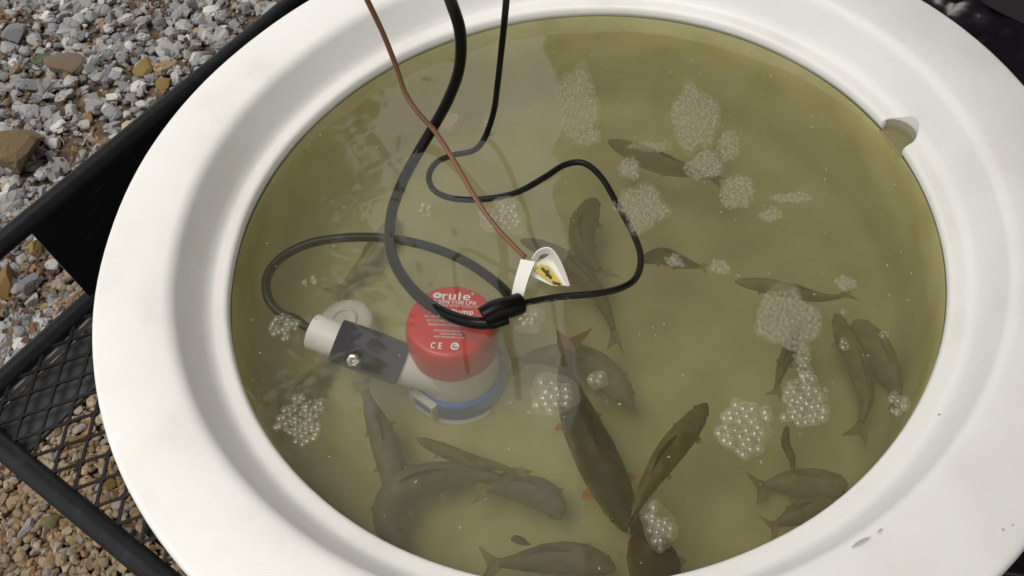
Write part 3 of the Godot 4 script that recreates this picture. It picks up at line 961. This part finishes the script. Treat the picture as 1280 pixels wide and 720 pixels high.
func all_fish() -> void:
	var fs := mat("fish_skin", [1, 1, 1], 0.6, 0.0, 0.25)
	fs.albedo_color = Color.WHITE
	fs.vertex_color_use_as_albedo = true
	mat("fish_eye", [0.01, 0.01, 0.01], 0.2)
	var olive := [0.115, 0.10, 0.034]; var olive2 := [0.085, 0.074, 0.024]
	var bel := [0.24, 0.20, 0.08]
	var brown := [0.042, 0.026, 0.008]; var gr := [0.15, 0.135, 0.06]
	var fi := [0.19, 0.165, 0.065]; var dim := [0.225, 0.205, 0.09]; var bark := [0.032, 0.026, 0.008]
	fish("big dark carp with orange fins and an upright brown tail right of the pump", [[790, 668], [768, 618], [745, 570], [722, 520], [708, 470], [716, 408]], 0.548, 56, bark, bel, [0.10, 0.058, 0.02], {"spots": [0.07, 0.04, 0.012], "pectoral": [0.26, 0.10, 0.03], "lean": 0.8, "tail": 0.9, "depth": 0.78})
	fish("slim olive fish crossing over the big carp with its nose up", [[884, 504], [862, 534], [832, 572], [808, 610], [793, 640], [781, 668]], 0.566, 32, olive2, bel, fi, {"lean": 0.15, "depth": 0.8})
	fish("dark brown fish half hidden under the near rim below the slim olive fish", [[838, 742], [822, 716], [810, 690], [800, 660], [796, 640]], 0.540, 62, brown, bel, fi, {"depth": 0.7})
	fish("grey green fish bent in an arc right of the pump", [[790, 510], [770, 482], [742, 458], [706, 446], [668, 446], [628, 462]], 0.520, 40, gr, [0.20, 0.18, 0.09], fi, {"lean": 0.3})
	fish("long slender fish with a forked tail beneath the warning tag", [[650, 300], [680, 312], [712, 332], [742, 362], [762, 398], [772, 440]], 0.528, 26, olive2, bel, fi, {"lean": 0.5})
	fish("short curved fish under the bend of the thin black wire", [[745, 248], [731, 276], [728, 304], [740, 330], [762, 352]], 0.522, 34, olive2, bel, fi)
	fish("small fish just right of the thin black wire with pale bubble above", [[800, 326], [826, 320], [852, 328], [886, 336]], 0.540, 20, olive2, bel, fi)
	fish("dark fish under the fine foam near the far side", [[760, 176], [796, 192], [832, 206], [868, 216], [906, 228]], 0.535, 24, olive, bel, fi)
	fish("thin dark fish stretched above the fine foam raft on the right", [[918, 352], [950, 356], [990, 364], [1030, 372], [1070, 368]], 0.535, 18, [0.15, 0.132, 0.05], bel, fi)
	fish("dark fish hanging vertically beside the right hand lip", [[1044, 392], [1056, 420], [1074, 460], [1082, 500], [1070, 552]], 0.528, 26, [0.15, 0.132, 0.05], bel, fi)
	fish("faint large fish deep down near the right hand lip", [[1068, 400], [1090, 430], [1112, 470], [1130, 512]], 0.505, 34, dim, bel, fi)
	fish("thin fish nosing out between the two foam rafts", [[1000, 402], [988, 436], [976, 464], [968, 498]], 0.540, 18, olive, bel, fi)
	fish("tiny curved fish below the coarse bubble raft", [[984, 532], [982, 554], [990, 574], [992, 604]], 0.548, 10, olive2, bel, fi)
	fish("dark fish by the near right lip pointing at the rim", [[1044, 630], [1018, 634], [990, 646], [958, 662]], 0.530, 28, [0.15, 0.132, 0.05], bel, fi)
	fish("faint deep fish above the one by the near right lip", [[1060, 606], [1016, 606], [976, 604], [940, 612]], 0.500, 36, dim, bel, fi)
	fish("grey fish heading down toward the near rim below the hose", [[490, 618], [488, 580], [476, 540], [462, 506], [452, 470]], 0.525, 36, [0.12, 0.112, 0.075], bel, fi)  # fish body standing in for a dark reflection on the water below the hose
	fish("large grey fish curled round the pump's near side", [[500, 684], [484, 654], [496, 618], [540, 598], [592, 594], [660, 604]], 0.520, 42, [0.11, 0.10, 0.062], bel, fi)  # curved fish body added in place of a dark band of reflection
	fish("slender dark fish lying just below the blue pump ring", [[520, 548], [552, 562], [588, 576], [624, 584], [664, 594]], 0.530, 18, olive, bel, fi)  # fish body put where the surface only mirrors something dark
	fish("stout grey fish near the bottom edge of the tub", [[700, 650], [688, 626], [664, 614], [630, 610], [590, 612]], 0.518, 38, [0.12, 0.112, 0.078], bel, fi)  # another added fish body in place of a dark reflection by the edge
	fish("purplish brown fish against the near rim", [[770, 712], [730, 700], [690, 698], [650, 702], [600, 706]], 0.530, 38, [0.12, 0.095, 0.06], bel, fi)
	fish("long dark fish lying low by the left wall", [[330, 540], [356, 516], [384, 486], [410, 456], [430, 430]], 0.478, 34, dim, bel, fi)  # fish shape laid along the lower half of a long dark streak
	fish("thin dim fish deep beyond the white fitting", [[494, 268], [482, 296], [462, 326], [438, 350], [414, 372]], 0.474, 26, dim, bel, fi)  # fish shape along the upper half of the same dark streak
	var lf := Geo.new()
	var ring := PackedVector3Array()
	for k in 16:
		var a := TAU * k / 16.0
		ring.append(at(651 + 12 * cos(a) * (1.0 + 0.2 * sin(3.0 * a)), 676 + 5.5 * sin(a) + 4 * cos(a), 0.55) + Vector3(0, 0.0012 * sin(2.0 * a), 0))
	lf.fan(ring, at(651, 676, 0.551))
	var leafm := mat("sunken_leaf", [0.05, 0.035, 0.012], 0.7)
	tag(part("dead_leaf", lf.mesh(false, false), leafm, self), "small dark leaf floating alone near the bottom edge", "leaf")

# ---------------------------------------------------------------- foam
var dome_meshes := []
func dome(r: float, h: float, rings := 5, segs := 14) -> ArrayMesh:
	var g := Geo.new()
	var rows := []
	for k in rings + 1:
		var a := 0.5 * PI * k / rings
		var row := PackedVector3Array()
		for q in segs:
			var b := TAU * q / segs
			row.append(Vector3(cos(b) * cos(a) * r, sin(a) * h, sin(b) * cos(a) * r))
		rows.append(row)
	g.grid(rows, true)
	return g.mesh()

func raft(label: String, px: float, py: float, rx: float, ry: float, bub: float, opts := {}) -> void:
	# a floating raft of bubbles: ellipse of pixels rx by ry, bubbles about bub pixels across
	var mid := at(px, py, WATER)
	var o := base("foam_raft", mid + Vector3(0, 0.0006, 0))
	tag(o, label, "foam", "foam rafts floating on the water")
	var single := bub >= 7.0
	var spots := []
	var step := bub * (0.84 if single else 0.62)
	var turn: float = opts.get("turn", 0.0)
	var nzf := noise(0.03, 2, int(px))
	var nrow := int(ry / step) + 1
	var edge := func(a: float) -> float: return 0.97 + 0.42 * nzf.get_noise_2d(cos(a) * 20.0 + px * 3.0, sin(a) * 20.0)
	for a in range(-nrow - 2, nrow + 3):
		for b in range(-int(rx / step) - 3, int(rx / step) + 4):
			var q := Vector2((b + 0.5 * (a & 1)) * step, a * step * 0.82) + Vector2(rng.randf_range(-0.22, 0.22), rng.randf_range(-0.22, 0.22)) * step
			var e := Vector2(q.x / rx, q.y / ry)
			var lim: float = edge.call(atan2(e.y, e.x))
			if e.length() > lim: continue
			if opts.has("sparse") and rng.randf() < opts.sparse: continue
			var s := rng.randf_range(0.80, 1.16)
			if rng.randf() < 0.15: s *= 0.6
			spots.append([q.rotated(turn), bub * 0.5 * s])
	var mm := EYE.distance_to(mid) / FOCAL
	var film := Geo.new()
	if opts.has("halo"):
		var halo: float = opts.get("halo", 1.5)
		var ring := PackedVector3Array()
		for k in 48:
			var a := TAU * k / 48.0
			var f: float = edge.call(a)
			var v := Vector2(cos(a) * (rx * f + halo), sin(a) * (ry * f + halo)).rotated(turn)
			ring.append(at(px + v.x, py + v.y, WATER) - mid + Vector3(0, 0.0002, 0))
		film.fan(ring, Vector3(0, 0.0007, 0))
		part("film", film.mesh(false, false), M.film, o)
	if not single:
		for f in [1.12, 0.9, 0.66]:
			var ring := PackedVector3Array()
			var fl := Geo.new()
			for k in 40:
				var a := TAU * k / 40.0
				var e: float = edge.call(a) * f
				var v := Vector2(cos(a) * rx * e, sin(a) * ry * e).rotated(turn)
				ring.append(at(px + v.x, py + v.y, WATER) - mid + Vector3(0, 0.0003 - 0.0002 * f, 0))
			fl.fan(ring, Vector3(0, 0.0003 - 0.0002 * f, 0))
			part("film", fl.mesh(false, false), M.thin_film, o)
	if single:
		if dome_meshes.is_empty():
			for k in 3: dome_meshes.append(dome(1.0, 0.50 + 0.10 * k, 6, 18))
		for s in spots:
			var bo := part("bubble", dome_meshes[rng.randi() % 3], M.bubble, o)
			var p := at(px + s[0].x, py + s[0].y, WATER) - mid
			bo.position = p
			bo.scale = Vector3.ONE * (s[1] * mm * 1.10)
			bo.rotation.y = rng.randf() * TAU
	if not single or opts.get("froth", false):
		var g := Geo.new()
		for s in spots:
			var n := 1 if not single else 2
			for k in n:
				var p := at(px + s[0].x + rng.randf_range(-2, 2), py + s[0].y + rng.randf_range(-2, 2), WATER) - mid
				var r: float = s[1] * mm * (0.95 if not single else 0.35)
				var segs := 8
				var rows := []
				for q in 4:
					var a := 0.5 * PI * q / 3.0
					var row := PackedVector3Array()
					for w in segs:
						var b := TAU * w / segs
						row.append(p + Vector3(cos(b) * cos(a) * r, sin(a) * r * 0.8, sin(b) * cos(a) * r))
					rows.append(row)
				g.grid(rows, true)
		part("froth", g.mesh(), M.foam, o).set_meta("kind", "stuff")

func all_foam() -> void:
	raft("coarse foam raft by the left lip shaped like honeycomb", 377, 525, 26, 34, 9.0, {"turn": 0.5})
	raft("small foam raft at the end of the white pipe stub", 354, 411, 20, 15, 9.0)
	raft("small cluster of bubbles left of the thick cable's low bend", 533, 263, 10, 9, 8.0)
	raft("pair of tiny bubbles over the underwater cable loop", 389, 352, 9, 5, 8.0)
	raft("round foam raft beside the copper wire", 630, 271, 25, 17, 9.0, {"halo": 7})
	raft("little round foam raft just below the cable joint", 660, 399, 13, 12, 9.0, {"halo": 9})
	raft("round raft of large bubbles right of the blue pump ring", 690, 496, 23, 19, 13.0, {"halo": 8})
	raft("lone bubble ring over the arched fish", 748, 475, 7, 7, 11.0, {"halo": 5})
	raft("oblong raft of bubbles over the fish tails near the bottom", 823, 658, 15, 26, 12.0, {"halo": 7, "turn": -0.35})
	raft("coarse bubble raft with the largest bubbles, right of the slim fish", 932, 538, 38, 38, 14.0, {"turn": 0.2, "halo": 2, "froth": true})
	raft("coarse bubble raft touching the largest one on its right", 1008, 502, 36, 33, 12.0, {"turn": -0.2, "halo": 2, "froth": true})
	raft("fine foam raft above the two coarse rafts", 984, 402, 36, 36, 6.5, {"halo": 3})
	raft("narrow neck of foam linking the fine raft to the coarse one", 1005, 452, 13, 22, 8.0)
	raft("square patch of fine foam right of the thin wire's upper bend", 803, 262, 31, 28, 4.6)
	raft("triangular scrap of foam above the square foam patch", 788, 213, 13, 12, 4.6)
	raft("large trailing patch of fine foam near the far side", 866, 150, 25, 46, 4.4, {"sparse": 0.25, "turn": -0.12})
	raft("dense tip of foam at the end of the large trailing patch", 881, 208, 20, 18, 4.6)
	raft("drop shaped foam patch right of the large trailing one", 922, 240, 18, 26, 4.6)
	raft("faint foam patch just above the drop shaped one", 911, 184, 12, 20, 4.2, {"sparse": 0.45})
	raft("faint spread of fine foam below the far lip", 722, 130, 26, 46, 4.2, {"sparse": 0.62})
	raft("broken foam crest at the end of the faint spread", 732, 172, 20, 10, 4.6, {"sparse": 0.2})
	raft("thin streak of foam at the right of the far foam", 990, 248, 21, 7, 4.2)
	raft("small foam tuft below the thin streak", 962, 271, 13, 9, 4.2)
	raft("pale foam scrap over the small fish by the wire", 843, 327, 12, 6, 6.0, {"turn": 0.5})
	raft("small pale foam scrap between the small fish and thin fish", 899, 335, 13, 8, 6.0)
	raft("pale foam scrap above the vertical fish", 1057, 354, 13, 7, 6.0, {"turn": 0.3})
	raft("single bubble over the head of the vertical fish", 1056, 390, 6, 5, 9.0)
	raft("single bubble on the back of the vertical fish", 1057, 432, 7, 6, 11.0)
	raft("single small bubble near the right hand lip", 1104, 421, 6, 5, 9.0)
	raft("pale foam scrap against the right hand lip", 1127, 506, 13, 12, 9.0, {"froth": true})
	raft("tiny white bubbles over the dark fish by the far foam", 812, 184, 28, 6, 5.0, {"sparse": 0.6})
	raft("tiny bubbles on the thin wire where it meets the water", 612, 160, 6, 14, 5.0, {"sparse": 0.3})
	raft("tiny bubbles where the thick cable enters the water", 560, 152, 14, 12, 4.5, {"sparse": 0.45})
	# fine specks adrift over the whole surface
	var g := Geo.new()
	for k in 260:
		var a := rng.randf() * TAU
		var r := 0.25 * sqrt(rng.randf())
		var p := Vector3(cos(a) * r, WATER + 0.0006, sin(a) * r)
		if p.x + (-p.z) < 0.05 and rng.randf() < 0.7: continue
		var s := rng.randf_range(0.00018, 0.0005)
		var ln := s * rng.randf_range(1.0, 2.6)
		var d := Vector3(cos(a * 7.0), 0, sin(a * 7.0))
		g.box(p, d * ln, Vector3(0, 0.0002, 0), d.cross(Vector3.UP) * s)
	tag(part("floating_specks", g.mesh(true), M.speck, self), "pale specks of dust scattered over the water", "specks", "", "stuff")

# ---------------------------------------------------------------- things beside the tub
func beside() -> void:
	# a dark grey storage box on the deck beyond the tub
	var a := at(1207, 0, DECK); var b := at(1280, 37, DECK)
	var along := (b - a).normalized()
	var back := Vector3(along.z, 0, -along.x)
	var o := base("storage_box", a + along * 0.12 + back * 0.168 + Vector3(0, 0.012, 0))
	tag(o, "dark grey plastic storage box behind the tub's far right edge", "storage box")
	var shell := func(hx: float, hz: float, y0: float, y1: float, flare: float) -> ArrayMesh:
		var g := Geo.new()
		var rows := []
		for p in [[0.0, y0], [0.94, y0], [1.0, y0 + 0.012], [1.0 + flare * 0.5, (y0 + y1) * 0.5], [1.0 + flare, y1 - 0.008], [0.98 + flare, y1], [0.0, y1]]:
			var row := PackedVector3Array()
			for k in 48:
				var t := TAU * k / 48.0
				var u := Vector2(signf(cos(t)) * pow(absf(cos(t)), 0.22), signf(sin(t)) * pow(absf(sin(t)), 0.22))
				row.append(along * (u.x * hx * p[0]) + back * (u.y * hz * p[0]) + Vector3(0, p[1], 0))
			rows.append(row)
		g.grid(rows, true)
		return g.mesh()
	part("bin", shell.call(0.30, 0.19, 0.0, 0.24, 0.04), M.grey_box, o)
	part("lid", shell.call(0.325, 0.213, 0.236, 0.262, 0.0), M.grey_box, o)
	# crumpled black plastic sheeting spread on the deck right of the tub
	var n := noise(7.0, 2, 91, FastNoiseLite.TYPE_SIMPLEX_SMOOTH)
	n.fractal_type = FastNoiseLite.FRACTAL_RIDGED
	var g2 := Geo.new()
	var rows := []
	for i in 150:
		var row := PackedVector3Array()
		for j in 110:
			var u := i / 149.0; var v := j / 109.0
			var ang := lerpf(-1.25, 0.95, u)
			var rad := lerpf(0.22, lerpf(0.86, 0.52, smoothstep(0.25, 0.8, u)) + 0.02 * sin(u * 23.0), v)
			var p := Vector3(cos(ang) * rad, 0, sin(ang) * rad)
			p.y = DECK + 0.006 + 0.024 * pow(maxf(0.0, n.get_noise_2d(p.x, p.z) * 0.6 + 0.4), 2.0) * smoothstep(0.0, 0.2, v)
			row.append(p)
		rows.append(row)
	g2.grid(rows)
	tag(part("plastic_sheeting", g2.mesh(false, false), M.black_sheeting, self), "crumpled black plastic sheeting spread on the deck right of the tub", "sheeting")

func overhead() -> void:
	# added unseen roof: blocks sky on the right and darkens the water's reflections
	var o := base("added_carport", Vector3(1.6, 0, -0.4))
	tag(o, "unseen timber roof added overhead to block sky and darken reflections on the right", "added_carport")
	var off := -o.position
	var y := 2.30
	var rf := Geo.new()
	rf.box(off + Vector3(1.75, y + 0.16, -0.6), Vector3(1.78, 0.10, 0), Vector3(-0.0006, 0.012, 0), Vector3(0, 0, 2.9))
	part("roof", rf.mesh(true), M.roof_metal, o)
	for k in 6:
		var rg := Geo.new()
		rg.box(off + Vector3(1.75, y + 0.08, -3.3 + 1.08 * k), Vector3(1.72, 0.097, 0), Vector3(-0.0025, 0.045, 0), Vector3(0, 0, 0.022))
		part("rafter", rg.mesh(true), M.timber, o)
	for x in [0.10, 3.3]:
		var bg := Geo.new()
		bg.box(off + Vector3(x, y - 0.05 + (x - 0.1) * 0.055, -0.6), Vector3(0.04, 0, 0), Vector3(0, 0.07, 0), Vector3(0, 0, 2.8))
		part("beam", bg.mesh(true), M.timber, o)
		for z in [-3.2, 2.0]:
			var pg := Geo.new()
			pg.box(off + Vector3(x, (y - 0.12) * 0.5, z), Vector3(0.045, 0, 0), Vector3(0, (y - 0.12) * 0.5, 0), Vector3(0, 0, 0.045))
			part("post", pg.mesh(true), M.timber, o)
	var wl := Geo.new()
	wl.box(off + Vector3(3.42, 1.2, -0.6), Vector3(0.03, 0, 0), Vector3(0, 1.2, 0), Vector3(0, 0, 2.8))
	part("back_wall", wl.mesh(true), M.timber, o)
	# added unseen crown on a trunk, shaping the reflection by the left lip
	var t := base("added_tree", Vector3(-3.3, 0, -3.55))
	tag(t, "unseen leafy crown added to shape the dark reflection by the left lip", "added_tree")
	var tg := Geo.new()
	add_tube(tg, spline([Vector3(0, -0.1, 0), Vector3(0.1, 1.2, 0.05), Vector3(-0.05, 2.4, 0.1), Vector3(0.1, 4.0, 0), Vector3(0.1, 5.4, 0.1)], 6), 0.13, 10)
	part("trunk", tg.mesh(), M.timber, t)
	var tips := []
	for k in 11:
		var a := k * 2.4
		var y0 := 2.0 + 0.25 * k
		var tip := Vector3(cos(a) * (1.25 - 0.05 * k), y0 + 1.1, sin(a) * (1.25 - 0.05 * k))
		var lg := Geo.new()
		add_tube(lg, spline([Vector3(0.05, y0, 0.05), tip * Vector3(0.5, 1, 0.5) - Vector3(0, 0.5, 0), tip], 5), 0.04, 7)
		part("limb", lg.mesh(), M.timber, t)
		tips.append(tip)
	var leaf := Geo.new()
	leaf.grid([PackedVector3Array([Vector3(-0.5, 0, 0), Vector3(0, 0.04, 0), Vector3(0.5, 0, 0)]), PackedVector3Array([Vector3(-0.3, 0.05, 0.6), Vector3(0, 0.1, 0.7), Vector3(0.3, 0.05, 0.6)])])
	var list := []
	for k in 30000:
		var c: Vector3 = tips[rng.randi() % tips.size()]
		var d := Vector3(rng.randfn(), rng.randfn() * 0.7, rng.randfn()) * 0.42
		var sc := rng.randf_range(0.07, 0.13)
		var f := rng.randf_range(0.6, 1.4)
		list.append([Transform3D(Basis.from_euler(Vector3(rng.randf() * TAU, rng.randf() * TAU, 0)).scaled(Vector3.ONE * sc), c + d), Color(0.05 * f, 0.08 * f, 0.025 * f)])
	multi("crown", leaf.mesh(false, false), M.leaf_green, list, t)

func rocks() -> void:
	single_rock(14, 180, Vector2(84, 72), 0.075, 0.4, rock_material("rust_rock", [0.12, 0.085, 0.045], [0.25, 0.17, 0.085], [0.52, 0.17, 0.04]), "big brown rock with a rust orange face at the left edge")
	single_rock(78, 78, Vector2(46, 30), 0.045, -0.3, rock_material("earth_rock", [0.17, 0.12, 0.08], [0.30, 0.22, 0.15]), "flat earth brown rock among grey gravel above the big rock")
	single_rock(180, 83, Vector2(26, 26), 0.036, 0.8, rock_material("ochre_rock", [0.30, 0.19, 0.06], [0.48, 0.33, 0.11]), "ochre yellow stone halfway between the flat rock and the rail")
	single_rock(205, 103, Vector2(20, 15), 0.028, 0.2, M.ochre_rock, "small tan yellow stone close to the top rail")
	single_rock(86, 96, Vector2(15, 15), 0.024, 0.9, M.ochre_rock, "small ochre stone touching the flat earth brown rock")
	single_rock(116, 131, Vector2(22, 17), 0.03, 0.6, rock_material("pale_rock", [0.48, 0.47, 0.46], [0.62, 0.61, 0.60]), "pale white cracked stone beside the top rail's lower stretch")
	single_rock(82, 9, Vector2(20, 9), 0.018, 0.35, M.pale_rock, "long white stone chip near the top left corner")
	single_rock(31, 662, Vector2(11, 27), 0.016, -0.4, M.pale_rock, "long white stone chip among the tan pebbles")
	single_rock(42, 311, Vector2(26, 24), 0.035, 0.9, M.ochre_rock, "ochre stone between the side panel and the deck rail")
	single_rock(5, 352, Vector2(26, 42), 0.04, 0.1, rock_material("orange_rock", [0.24, 0.13, 0.05], [0.42, 0.25, 0.09]), "orange brown stone at the left edge above the deck rail")
	single_rock(38, 354, Vector2(26, 20), 0.03, 0.7, rock_material("grey_rock", [0.26, 0.26, 0.27], [0.38, 0.38, 0.39]), "pale grey stone in the gap above the deck rail")
	single_rock(20, 42, Vector2(30, 26), 0.035, 0.3, M.grey_rock, "large grey stone near the top left corner")
	single_rock(133, 602, Vector2(17, 22), 0.026, 0.3, M.ochre_rock, "ochre stone seen through the mesh close to the tub")
	single_rock(95, 550, Vector2(16, 20), 0.026, 1.2, M.ochre_rock, "ochre stone seen through the mesh midway along")
	single_rock(62, 650, Vector2(18, 16), 0.024, 0.5, rock_material("olive_rock", [0.24, 0.20, 0.08], [0.38, 0.31, 0.15]), "olive tan stone against the near deck rail")
	# a weed sprig among the stones
	var o := base("weed_sprig", at(52, 78, 0.01))
	tag(o, "small green weed sprig beside the flat earth brown rock", "weed")
	var lm := mat("weed_leaf", [0.045, 0.075, 0.035], 0.7)
	for k in 7:
		var g := Geo.new()
		var d := Vector3(cos(k * 1.1), 0.5 + 0.2 * (k % 3), sin(k * 1.1)).normalized()
		var s := d.cross(Vector3.UP).normalized()
		var rows := []
		for r in 6:
			var f := r / 5.0
			var w := 0.007 * sin(PI * clampf(f + 0.05, 0.0, 1.0))
			var c := d * f * 0.030 - Vector3.UP * 0.010 * f * f
			rows.append(PackedVector3Array([c - s * w, c - Vector3.UP * 0.001, c + s * w]))
		g.grid(rows)
		part("leaf", g.mesh(false, false), lm, o)

# ---------------------------------------------------------------- main
func _ready() -> void:
	rng.seed = 20240
	var cam := Camera3D.new()
	cam.name = "camera"
	add_child(cam)
	cam.transform = Transform3D(Basis(rgt.normalized(), upv.normalized(), -fwd.normalized()), EYE)
	cam.fov = rad_to_deg(2.0 * atan(360.0 / FOCAL))
	cam.near = 0.02
	cam.far = 200.0
	cam.current = true
	var we := WorldEnvironment.new()
	we.name = "environment"
	var env := Environment.new()
	env.background_mode = Environment.BG_SKY
	var sm := ProceduralSkyMaterial.new()
	sm.sky_top_color = lin([0.90, 0.915, 0.94])
	sm.sky_horizon_color = lin([0.80, 0.81, 0.82])
	sm.sky_curve = 0.3
	sm.ground_bottom_color = lin([0.20, 0.18, 0.15])
	sm.ground_horizon_color = lin([0.4, 0.4, 0.4])
	var sky := Sky.new()
	sky.sky_material = sm
	env.sky = sky
	env.background_energy_multiplier = 0.88
	env.tonemap_mode = Environment.TONE_MAPPER_LINEAR
	env.tonemap_exposure = 1.53
	env.sdfgi_enabled = true
	env.ssao_enabled = true
	env.ssil_enabled = true
	env.volumetric_fog_enabled = true
	env.volumetric_fog_density = 0.0
	we.environment = env
	add_child(we)
	var sun := DirectionalLight3D.new()
	sun.name = "sun"
	sun.light_energy = 0.42
	sun.light_color = Color(1.0, 0.975, 0.94)
	sun.light_angular_distance = 34.0
	sun.shadow_enabled = true
	add_child(sun)
	sun.look_at_from_position(Vector3(-0.62, 2.6, 0.30), Vector3.ZERO)
	materials()
	gravel_world([])
	cart()
	tub()
	water()
	pump()
	cables()
	all_fish()
	all_foam()
	beside()
	rocks()
	overhead()
